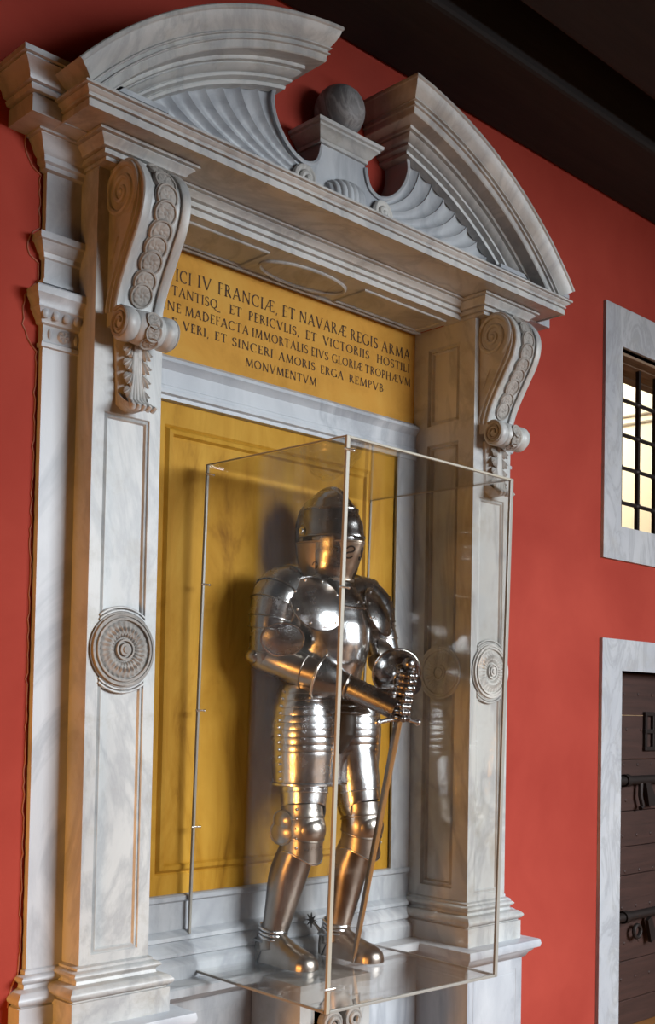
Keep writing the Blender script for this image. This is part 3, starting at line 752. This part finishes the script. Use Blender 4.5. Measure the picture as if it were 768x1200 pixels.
# ------------------------------------------------------------------ display case
X0, CW, Y1, DD, Z0, HH = .7466 * 3.6 - 3.13, .2589 * 3.6, .99 * 3.6 - 3.3574, .2203 * 3.6, -.2860 * 3.6 + 1.6, .5483 * 3.6
RXc, RYc, RZc = .0154, .0099, -.0053
Mc = Matrix.Translation((X0 + CW / 2, Y1 - DD / 2, Z0)) @ Matrix.Rotation(RZc, 4, 'Z') @ Matrix.Rotation(RXc, 4, 'X') @ Matrix.Rotation(RYc, 4, 'Y')
FLOOR_Z = .570
hw, hd, T = CW / 2, DD / 2, .010
case = thing('display_case', 'tall clear acrylic display case enclosing the suit of armor', 'display case', (X0 + CW / 2, Y1 - DD / 2, Z0))
def pane(name, *a): return MB().box(*a).xform(Mc).build(name, ACRYL, case, smooth=0)
pane('front_pane', -hw + T, hw - T, -hd, -hd + T, T, HH - T)
pane('side_pane', -hw, -hw + T, -hd + T, hd, T, HH - T)
pane('side_pane', hw - T, hw, -hd + T, hd, T, HH - T)
pane('top_pane', -hw + T, hw - T, -hd + T, hd, HH - T, HH)
# level shelf on which the armour stands
pane('floor_pane', -hw + T, hw - T, -hd + T, hd, 0, T)
def edge(m, *a): return MB().box(*a).xform(Mc).build('edge_strip', m, case, smooth=0, bevel=.002)
e = .016
edge(EDGE, -hw - .001, -hw + .016, -hd - .001, -hd + .010, 0, HH)
edge(EDGE2, hw - .018, hw + .001, -hd - .001, -hd + T, 0, HH)
edge(EDGE2, -hw - .001, -hw + T, hd - .012, hd, 0, HH)
edge(EDGE2, hw - T, hw, hd - .008, hd, 0, HH)
edge(EDGE, -hw + e, hw - T, -hd - .001, -hd + T, HH - .009, HH)
edge(EDGE, -hw - .001, -hw + T, -hd + .012, hd - .012, HH - .004, HH)
edge(EDGE2, hw - T, hw + .001, -hd + T, hd - .012, HH - .006, HH)
edge(EDGE2, -hw + e, hw - T, -hd - .001, -hd + T, 0, .011)
edge(EDGE2, -hw - .001, -hw + T, -hd + .012, hd - .012, 0, .009)
edge(EDGE2, hw - T, hw + .001, -hd + T, hd - .012, 0, .009)
for (x, y, z) in ((-hw, -hd, HH - .05), (-hw, -hd, HH * .735), (-hw, -hd, .085), (-hw, hd - .01, HH * .76), (-hw, hd - .01, HH * .51), (-hw, hd - .01, HH * .28), (-hw, hd - .01, HH - .04)):
    b = MB().tube([(x - .012, y - .004, z), (x + .030, y - .004, z)], .004, 8)
    b.ball((x + .030, y - .004, z), .006, 8, 6)
    b.xform(Mc).build('screw', RIM, case)
b = MB().box(-hw - .01, -hw + .05, hd - .05, hd + .005, -.006, .0)
b.box(-hw + .012, -hw + .05, hd - .05, hd - .04, 0, .05)
b.xform(Mc).build('corner_bracket', EDGE2, case, smooth=0, bevel=.002)

# ------------------------------------------------------------------ suit of armor
BX, BY = .11, .03
FZ = .5845
def P(dx, df, z): return Vector((BX + dx, BY - df, z))
arm = thing('suit_of_armor', 'polished steel suit of armor standing inside the acrylic case holding a sword', 'armor', (BX, BY, FZ))

def ring(z, f, h, bk, prow=0.0, n=48, a0=-180, a1=180, off=0.0, zf=None, cx=0, cf=0):
    out = []; full = (a1 - a0) >= 360
    m = n if full else n + 1
    for k in range(m):
        a = math.radians(a0 + (a1 - a0) * k / n); sx, cx_ = sin(a), cos(a)
        if cx_ >= 0:
            e_ = (f + off) * cx_; p_ = (f + off) * max(0, 1 - abs(sx) ** 1.5) ** .8
            ff = e_ * (1 - prow) + p_ * prow
        else: ff = (bk + off) * cx_
        zz = z + (zf(a) if zf else 0)
        out.append(P(cx + (h + off) * sx, cf + ff, zz))
    return out
def rivets(b, pts, r=.0055):
    for p in pts: b.ball(p, r, 8, 5)
def every(pts, n): return [pts[int(round(i * (len(pts) - 1) / (n - 1)))] for i in range(n)]

# helmet
HT = [(2.10, .112, .108, .112), (2.14, .116, .104, .112), (2.18, .138, .114, .126), (2.24, .160, .123, .142), (2.30, .172, .128, .150), (2.36, .162, .126, .152), (2.42, .136, .110, .140), (2.46, .106, .085, .115), (2.485, .078, .060, .085), (2.503, .045, .034, .050), (2.510, .012, .010, .014)]
b = MB()
zs = [2.13 + (2.51 - 2.13) * k / 40 for k in range(41)]
b.loft([ring(z, *(lambda t: (t[0], t[1], t[2]))(interp(HT, z))) for z in zs], True, True, True)
helm = b.build('helmet', STEELD, arm, smooth=50)
b = MB(); prof = []
for k in range(33):
    a = math.radians(-62 + 190 * k / 32)
    f = sin(-a) ; 
    prof.append(a)
rings = []
for k in range(41):
    t = k / 40
    if t < .5:
        z = 2.335 + (2.51 - 2.335) * sin(t * 2 * PI / 2); f = interp(HT, z)[0]
    else:
        z = 2.51 - (2.51 - 2.30) * (1 - cos((t - .5) * 2 * PI / 2)); f = -interp(HT, z)[2]
    hgt = .014 * sin(PI * min(1, t * 1.02)) + .002
    base = P(0, f, z); c = P(0, 0, 2.33); d = (base - c).normalized()
    rings.append([base + Vector((-.010, 0, 0)) - d * .004, base + Vector((-.005, 0, 0)) + d * hgt * .8, base + d * hgt, base + Vector((.005, 0, 0)) + d * hgt * .8, base + Vector((.010, 0, 0)) - d * .004])
b.loft(rings, closed=False)
b.build('comb', STEELD, helm, smooth=60)
# visor with brow, black sheet as the shade inside the eye gap, face-guard
b = MB()
zs = [2.306 + .114 * k / 14 for k in range(15)]
b.loft([ring(z, *interp(HT, z), prow=.45, a0=-98, a1=98, off=.006 + .004 * max(0, (2.33 - z) / .03)) for z in zs], closed=False)
b.tube(ring(2.305, *interp(HT, 2.305), prow=.45, a0=-98, a1=98, off=.010), .0045, 6)
b.tube(ring(2.42, *interp(HT, 2.42), prow=.45, a0=-98, a1=98, off=.007), .004, 6)
vis = b.build('visor', STEELD, helm, smooth=50, solid=.003)
b = MB().loft([ring(z, *interp(HT, z), prow=.5, a0=-96, a1=96, off=.003) for z in (2.270, 2.285, 2.302)], closed=False)
b.build('sight', DARK, helm)
BV = lambda z: (lambda t: (t[0] + .018 * max(0, 1 - abs(z - 2.275) / .11), t[1], t[2]))(interp(HT, z))
b = MB()
zs = [2.128 + .151 * k / 18 for k in range(19)]
b.loft([ring(z, *BV(z), prow=.85, a0=-112, a1=112, off=.007) for z in zs], closed=False)
b.tube(ring(2.280, *BV(2.280), prow=.85, a0=-112, a1=112, off=.008), .003, 6)
b.tube(ring(2.130, *BV(2.130), prow=.85, a0=-112, a1=112, off=.010), .006, 6)
bev = b.build('face_guard', TAN, helm, smooth=50, solid=.003)
def on_bevor(a, z, off=.0095):
    f, h, bk = BV(z); s_ = sin(math.radians(a)); c_ = cos(math.radians(a))
    ff = (f + off) * (c_ * .15 + .85 * max(0, 1 - abs(s_) ** 1.5) ** .8)
    return P((h + off) * s_, ff, z)
for sg in (-1, 1):
    for ac in (14, 36):
        pts = [(.55 * cos(t), .5 + .5 * sin(t)) for t in [math.radians(10 + 230 * k / 12) for k in range(13)]]
        pts += [(.55 * cos(t), -.5 + .5 * sin(t)) for t in [math.radians(60 - 230 * k / 12) for k in range(13)]]
        MB().tube([on_bevor(sg * (ac + 10.5 * u), 2.236 + .023 * v) for u, v in pts], .0034, 6).build('breathing_slot', DARK, bev)  # black tubes laid on as the shade inside pierced slots
    MB().tube([on_bevor(sg * (62 + 5 * cos(t)), 2.185 + .013 * sin(t)) for t in [2 * PI * k / 14 for k in range(12)]], .0022, 6).build('latch_hook', DARK, bev)
    MB().polar(P(sg * .137, -.01, 2.325), (0, -1, 0), (0, 0, 1), (sg, 0, 0), [.002, .010, .013, .018], 18, lambda r, a: .010 if r < .011 else .003).build('pivot', STEEL, helm)

# gorget
b = MB()
drop = lambda a: -.030 * cos(a) - .012
b.loft([ring(z, f, h, k_, zf=(lambda a, q=q: drop(a) * q)) for z, f, h, k_, q in ((2.165, .112, .106, .112, 0), (2.140, .113, .107, .113, .1), (2.118, .120, .118, .118, .3), (2.098, .142, .150, .132, .7), (2.080, .158, .172, .142, 1.0), (2.066, .166, .182, .146, 1.25))])
rim = ring(2.066, .167, .183, .147, zf=lambda a: drop(a) * 1.25)
b.tube(rim, .0045, 6, closed=True)
rivets(b, every(ring(2.082, .160, .174, .144, zf=lambda a: drop(a) * 1.05), 20))
b.tube(ring(2.165, .112, .106, .112), .005, 6, closed=True)
b.build('gorget', STEELD, arm, smooth=50, solid=.002)

# breast and back plates
CT = [(1.640, .165, .180, .140), (1.670, .146, .164, .122), (1.695, .136, .156, .116), (1.740, .150, .162, .122), (1.80, .178, .174, .132), (1.87, .192, .186, .140), (1.94, .188, .192, .144), (2.00, .168, .186, .142), (2.05, .140, .165, .132), (2.085, .112, .135, .118), (2.10, .09, .11, .10)]
b = MB(); zs = [1.655 + .445 * k / 34 for k in range(35)]
b.loft([ring(z, *interp(CT, z), prow=.35, a0=-90, a1=90, n=40) for z in zs], closed=False)
b.tube(ring(1.652, *interp(CT, 1.652), prow=.35, a0=-90, a1=90), .006, 6)
bp = b.build('breastplate', STEEL, arm, smooth=60, solid=.003)
b = MB().loft([ring(z, *interp(CT, z), a0=90, a1=270, n=32) for z in zs], closed=False)
b.build('backplate', STEELD, arm, smooth=60, solid=.003)
# waist lames
b = MB()
for k in range(3):
    z = 1.672 - k * .026
    b.loft([ring(z, .142 + .014 * k, .160 + .014 * k, .122 + .012 * k, prow=.2), ring(z - .030, .162 + .014 * k, .178 + .014 * k, .140 + .012 * k, prow=.2)])
    b.tube(ring(z - .030, .162 + .014 * k, .178 + .014 * k, .140 + .012 * k, prow=.2), .0035, 6, closed=True)
b.build('fauld', STEELD, arm, smooth=50, solid=.002)
b = MB().tube([P(0, -.01, 1.60), P(0, -.01, 1.50), P(0, -.01, 1.42)], [(.17, .11), (.17, .10), (.10, .07)], 20)
b.build('mail_skirt', MAIL, arm)

def shell(path, rad, steps, n=28, rimr=.0035):
    # overlapping lames along a limb: each lame flares by a step at its lower edge
    b = MB(); path = smooth_poly([tuple(p) for p in path], 6); m = len(path)
    R = [x[0] for x in smooth_poly([(r,) for r in rad], 6)]
    cuts = [round(i * (m - 1) / steps) for i in range(steps + 1)]
    for a, c in zip(cuts, cuts[1:]):
        seg = path[a:c + 1]; rr = [R[i] + .003 * (i - a) / max(1, c - a) for i in range(a, c + 1)]
        b.tube(seg, rr, n, cap=False)
        i = len(seg) - 1
        t = (Vector(seg[i]) - Vector(seg[i - 1])).normalized(); ref = Vector((0, 0, 1)) if abs(t.z) < .9 else Vector((0, -1, 0))
        u = (ref - t * ref.dot(t)).normalized(); w = t.cross(u)
        b.tube([Vector(seg[i]) + u * (rr[i] * cos(2 * PI * k / n)) + w * (rr[i] * sin(2 * PI * k / n)) for k in range(n)], rimr, 6, closed=True)
    return b
def dish(c, nrm, up, ra, rb, depth, lobe=0.0, rivn=0, rimr=.004, egg=0.0):
    # domed plate with a rolled edge
    b = MB(); c = Vector(c); un = Vector(nrm).normalized(); up = Vector(up); uz = (up - un * up.dot(un)).normalized(); ux = uz.cross(un)
    n = 48; rings = []
    def pt(q, a): 
        rr = 1 + lobe * cos(2 * a) + egg * sin(a)
        return c + ux * (ra * rr * q * cos(a)) + uz * (rb * rr * q * sin(a)) + un * (depth * (1 - q * q))
    for k in range(11): rings.append([pt(max(k / 10, .01), 2 * PI * j / n) for j in range(n)])
    b.loft(rings, True, True, False)
    b.k = 1; b.tube(rings[-1], rimr, 6, closed=True); b.k = 0
    if rivn: rivets(b, [pt(.86, 2 * PI * j / rivn + .2) for j in range(rivn)])
    return b
def dirv(dx, df, dz): return Vector((dx, -df, dz))

HAND = P(.05, .385, 1.640); TIP = P(.020, .170, FZ + .004)
SD = (HAND - TIP).normalized()            # along the sword, upwards
SN = Vector((0, -1, 0)); SN = (SN - SD * SN.dot(SD)).normalized()   # forwards
SXv = Vector((1, 0, 0))

def gauntlet(wrist, hand, elbow, side, k=1.0):
    d = (wrist - elbow).normalized()
    c0 = wrist - d * .125
    b = MB()
    path = smooth_poly([tuple(c0), tuple(wrist - d * .08), tuple(wrist - d * .03), tuple(wrist)], 5)
    rad = [x[0] for x in smooth_poly([(.088 * k,), (.074 * k,), (.052,), (.046,)], 5)]
    b.tube(path, rad, 32, cap=False)
    t = d; ref = Vector((0, 0, 1)); u = (ref - t * ref.dot(t)).normalized(); w = t.cross(u)
    b.k = 1; b.tube([c0 + u * (.089 * k * cos(2 * PI * j / 32)) + w * (.089 * k * sin(2 * PI * j / 32)) for j in range(32)], .005, 6, closed=True)
    g = b.build('gauntlet', (STEELD, RIM), arm, smooth=60, solid=.002)
    b = MB(); kn = hand - SXv * side * -.040
    # back-of-hand lames
    h0 = wrist; h1 = kn
    for k in range(4):
        a = h0.lerp(h1, k / 4 - .02); c = h0.lerp(h1, (k + 1) / 4 + .03)
        b.tube([a, a.lerp(c, .5), c], [(.046 - .001 * k, .036), (.047 - .001 * k, .037), (.0475 - .001 * k, .0375)], 20, cap=True, flat=SD)
    b.build('hand_plate', STEELD, g, smooth=50)
    for k in range(4):
        o = .036 - .024 * k; L = (1.0, 1.08, 1.0, .86)[k]; q = []
        c = hand + SD * o
        for j in range(9):
            a = math.radians((205 - 235 * L * j / 8)); rr = .031
            q.append(c + SXv * (rr * 1.05 * cos(a) * -side * -1) + SN * (rr * sin(a)))
        q.insert(0, kn + SD * o * .95)
        f = MB().tube(q, [.0135, .0135, .013, .0128, .0124, .012, .0116, .011, .0105, .008], 10)
        for j in (2, 4, 6): f.ball(q[j], .0145, 10, 6)
        f.build('finger', STEELD, g, smooth=60)
    q = [wrist.lerp(kn, .55) + SD * .03, kn + SD * .055 + SN * -.01, hand + SD * .062 - SN * .030, hand + SD * .050 - SN * .030 + SXv * side * .030 * -1, hand + SD * .045 + SXv * side * -1 * .036]
    f = MB().tube(smooth_poly([tuple(p) for p in q], 4), [.016] * 5 + [.0145] * 6 + [.013] * 5 + [.010], 10)
    f.build('thumb', STEELD, g, smooth=60)
    return g

# right arm (viewer's left)
b = shell([P(-.115, -.02, 2.085), P(-.205, -.02, 2.085), P(-.252, -.020, 2.035), P(-.276, -.025, 1.965), P(-.282, -.030, 1.915)], [.060, .096, .106, .092, .084], 5, 36)
pr_ = b.build('pauldron', STEELD, arm, smooth=55)
b = dish(P(-.172, .136, 2.004), dirv(-.32, .86, .40), (-0.35, 0, 1), .108, .128, .030, .03, 9, .003, .14)
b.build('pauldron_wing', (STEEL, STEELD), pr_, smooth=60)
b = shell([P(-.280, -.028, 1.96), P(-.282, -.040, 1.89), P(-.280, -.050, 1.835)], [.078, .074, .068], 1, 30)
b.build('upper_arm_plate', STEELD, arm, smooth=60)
b = MB().ball(P(-.282, -.062, 1.815), .070, 30, 18, (.95, 1.05, .95))
b.ball(P(-.312, -.070, 1.808), .040, 20, 12, (1.3, 1.1, .9))
c_ = b.build('elbow_guard', STEELM, arm, smooth=60)
b = dish(P(-.292, .058, 1.872), dirv(-.62, .70, -.22), (0, 0, 1), .078, .070, .014, .08, 0, .005)
b.build('elbow_wing', (STEELD, RIM), c_, smooth=60)
RW = P(-.095, .235, 1.690); RE = P(-.280, -.060, 1.810)
b = shell([RE, RE.lerp(RW, .3), RE.lerp(RW, .65), RE.lerp(RW, .98)], [.064, .066, .056, .044], 2, 30)
b.build('forearm_plate', STEELM, arm, smooth=60)
gauntlet(RW, HAND - SD * .030, RE, -1)
# left arm (viewer's right)
b = shell([P(.115, -.02, 2.085), P(.200, -.015, 2.080), P(.262, -.005, 2.020), P(.285, .010, 1.955)], [.060, .098, .106, .086], 5, 36)
pl_ = b.build('pauldron', STEELD, arm, smooth=55)
b = dish(P(.180, .130, 1.998), dirv(.28, .88, .38), (.35, 0, 1), .094, .116, .028, .03, 9, .003, .14)
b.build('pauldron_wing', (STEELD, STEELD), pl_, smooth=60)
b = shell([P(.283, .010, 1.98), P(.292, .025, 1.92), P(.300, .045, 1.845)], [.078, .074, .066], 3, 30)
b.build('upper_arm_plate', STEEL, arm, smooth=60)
b = MB().ball(P(.302, .045, 1.815), .072, 30, 18, (.95, 1.0, .95))
c_ = b.build('elbow_guard', STEELM, arm, smooth=60)
b = dish(P(.250, .115, 1.845), dirv(.2, .75, .35), (0, 0, 1), .075, .070, .022, .06, 0, .004)
b.build('elbow_wing', (STEELM, RIM), c_, smooth=60)
LW = P(.155, .305, 1.720); LE = P(.302, .055, 1.812)
b = shell([LE, LE.lerp(LW, .3), LE.lerp(LW, .65), LE.lerp(LW, .98)], [.062, .062, .052, .044], 2, 30)
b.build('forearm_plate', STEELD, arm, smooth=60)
gauntlet(LW, HAND + SD * .068, LE, 1, 1.14)

# tassets of overlapping lames
for s in (-1, 1):
    b = MB(); cx, cf = s * .130, .012
    RT = [(1.30, .122), (1.34, .125), (1.42, .132), (1.52, .136), (1.60, .130), (1.66, .116), (1.70, .100)]
    lam = [1.695, 1.662, 1.632, 1.603, 1.574, 1.545, 1.516, 1.487, 1.458, 1.43, 1.30]
    a0, a1 = (-150, 104) if s < 0 else (-104, 150)
    rr = lambda z, o: ring(z, interp(RT, z)[0] + o, interp(RT, z)[0] + o, interp(RT, z)[0] * .95 + o, a0=a0, a1=a1, n=44, cx=cx, cf=cf)
    for k, (za, zb) in enumerate(zip(lam, lam[1:])):
        mm = 2 if zb > 1.35 else 8
        b.loft([rr(za + (zb + .0014 - za) * j / mm, (-.0007 + .0014 * j / mm)) for j in range(mm + 1)], closed=False)
    b.tube(rr(1.300, .006), .006, 6)
    col = 6 if s < 0 else 38
    for z in [1.67 - .029 * k for k in range(13)]:
        r_ = rr(z, .006); rivets(b, [r_[11 if s < 0 else 33]], .005)
        if z > 1.42: rivets(b, [r_[40 if s < 0 else 4]], .005)
    b.build('tasset', STEEL, arm, smooth=50, solid=.002)

# legs
def leg(s, hipf, kx, kf, ax, af, foot_yaw):
    kn = P(kx, kf, 1.125); an = P(ax, af, FZ + .085); hip = P(s * .115, hipf, 1.56)
    b = shell([hip, hip.lerp(kn, .5), hip.lerp(kn, .80), kn + Vector((0, 0, .075))], [.105, .100, .090, .084], 2, 32)
    b.build('thigh_plate', STEEL, arm, smooth=60)
    # knee cop
    b = shell([kn + Vector((0, .008, .095)), kn + Vector((0, .004, .05)), kn + Vector((0, -.004, 0)), kn + Vector((0, .004, -.045)), kn + Vector((0, .012, -.085))], [.083, .082, .086, .080, .074], 3, 34)
    b.ball(kn + Vector((0, -.022, -.004)), .078, 30, 18, (.98, 1, .92))
    q = dish(kn + Vector((s * .094, .026, -.016)), (s, -.25, 0), (0, 0, 1), .052, .046, .014, .0, 0, .004); b.add(q.v, q.f)
    q = dish(kn + Vector((s * .094, .022, .032)), (s, -.2, 0), (0, 0, 1), .044, .040, .014, .0, 0, .003); b.add(q.v, q.f)
    for k in range(5):
        a = math.radians(s * (62 + 0 * k)); z = .08 - .038 * k
        b.ball(kn + Vector((.086 * sin(a), -.086 * cos(a), z)), .0058, 8, 5)
    # pointed lower lame
    rg = []
    for j in range(5):
        zz = -.045 - .045 * j / 4
        rg.append([kn + Vector(((.083 + .0005 * j) * sin(a), .004 + .002 * j - (.086 + .0005 * j) * cos(a), zz - .050 * (j / 4) * cos(a) ** 2)) for a in [math.radians(-110 + 220 * i / 28) for i in range(29)]])
    b.loft(rg, closed=False); b.k = 1; b.tube(rg[-1], .004, 6); b.k = 0
    b.build('knee_guard', (STEELM, RIM), arm, smooth=55)
    # greave
    top = kn + Vector((0, .012, -.055))
    pts = [top, top.lerp(an, .18) + Vector((0, .012, 0)), top.lerp(an, .38) + Vector((0, .016, 0)), top.lerp(an, .65) + Vector((0, .006, 0)), top.lerp(an, .88), an + Vector((0, .002, .01)), an + Vector((0, -.004, -.03))]
    b = shell(pts, [.068, .075, .076, .063, .052, .052, .056], 1, 36)
    gr = b.build('greave', SATIN, arm, smooth=70)
    b = MB()
    for o in (.050, .034, .018): b.tube([an + Vector((.056 * sin(t), -.006 - .056 * cos(t), o - .012 * cos(t))) for t in [2 * PI * k / 28 for k in range(28)]], .006, 8, closed=True)
    b.build('ankle_band', STEEL, gr)
    # sabaton
    b = MB(); fd = Vector((sin(foot_yaw), -cos(foot_yaw), 0)); fs = Vector((cos(foot_yaw), sin(foot_yaw), 0))
    heel = Vector((an.x, an.y, FZ)) - fd * .072
    ST = [(0, .012, .07), (.006, .034, .12), (.03, .047, .150), (.07, .051, .158), (.11, .051, .138), (.15, .054, .108), (.19, .059, .088), (.23, .063, .075), (.265, .060, .064), (.29, .049, .052), (.306, .030, .036), (.312, .006, .014)]
    rg = []
    for j in range(45):
        t = .312 * j / 44; w_, h_ = interp(ST, t)
        step = 0
        r_ = []
        for i in range(25):
            a = PI * i / 24
            r_.append(heel + fd * t + fs * ((w_ + step) * cos(a)) + Vector((0, 0, max(.0, (h_ + step) * sin(a) ** .8))))
        rg.append(r_)
    b.loft(rg, True, True, True)
    sb = b.build('sabaton', SATIN, arm, smooth=45)
    b = MB()
    b.tube([heel + fd * .10 + fs * (.050 * cos(a)) + Vector((0, 0, .12 * sin(a))) - fd * (.06 * (1 - sin(a))) for a in [PI * i / 20 for i in range(21)]], .004, 6)
    b.build('strap', DARK, sb)
    b = MB()
    hz = .085
    for e_ in (-1, 1): b.tube([heel + fd * .075 + fs * (e_ * .056) + Vector((0, 0, hz)), heel + fd * .02 + fs * (e_ * .050) + Vector((0, 0, hz)), heel - fd * .008 + Vector((0, 0, hz))], .005, 8)
    if s > 0:
        e1 = heel - fd * .048 + Vector((0, 0, hz + .030))
        b.tube([heel - fd * .010 + Vector((0, 0, hz)), heel - fd * .028 + Vector((0, 0, hz + .014)), e1], [.009, .007, .006], 8)
        sp = b.build('spur', STEELD, sb)
        r = MB(); star = []
        c0 = heel - fd * .062 + Vector((0, 0, hz + .038))
        for k in range(16):
            a = 2 * PI * k / 16; q_ = .032 if k % 2 == 0 else .011
            star.append(c0 + fd * (q_ * cos(a)) + Vector((0, 0, q_ * sin(a))))
        vs = [p + fs * .003 for p in star] + [p - fs * .003 for p in star]
        r.add(vs, [tuple(range(16)), tuple(range(31, 15, -1))] + [(i, 16 + i, 16 + (i + 1) % 16, (i + 1) % 16) for i in range(16)])
        r.build('rowel', DARK, sb, smooth=0)
    else:
        b.ball(heel - fd * .018 + Vector((0, 0, hz)), .012, 10, 6)
        b.build('spur', STEELD, sb)
leg(-1, .0, -.150, .045, -.208, -.066, .05)
leg(1, .02, .132, .095, .082, .004, .10)

# ------------------------------------------------------------------ sword held point down
sw = thing('sword', 'long steel sword held point down in front of the suit of armor', 'sword', tuple(TIP))
sd = SD; Lb = (HAND - sd * .075 - TIP).length
fl = SXv
def at(d, u=0, v=0): return TIP + sd * d + SXv * u + SN * v
b = MB(); rg = []
for d, w_ in ((0, .003), (.05, .013), (.12, .016), (.6, .019), (Lb, .022)):
    rg.append([at(d, 0, w_), at(d, .005, .004), at(d, .005, -.004), at(d, 0, -w_), at(d, -.005, -.004), at(d, -.005, .004)])
b.loft(rg, True, True, True)
b.build('blade', GREYST, sw, smooth=0)
b = MB().tube([at(Lb, -.115, 0) - sd * .012, at(Lb, -.05, 0), at(Lb, 0, 0), at(Lb, .05, 0), at(Lb, .115, 0) - sd * .012], [.009, .010, .013, .010, .009], 10)
for e_ in (-1, 1): b.ball(at(Lb, e_ * .118, 0) - sd * .012, .014, 12, 8)
b.build('crossguard', STEEL, sw)
b = MB().tube([at(Lb + .005), at(Lb + .06), at(Lb + .14), at(Lb + .205)], [.014, .017, .016, .013], 14)
b.build('grip', DARK, sw)
b = MB().ball(at(Lb + .222), .026, 18, 12)
b.build('pommel', STEELD, sw)
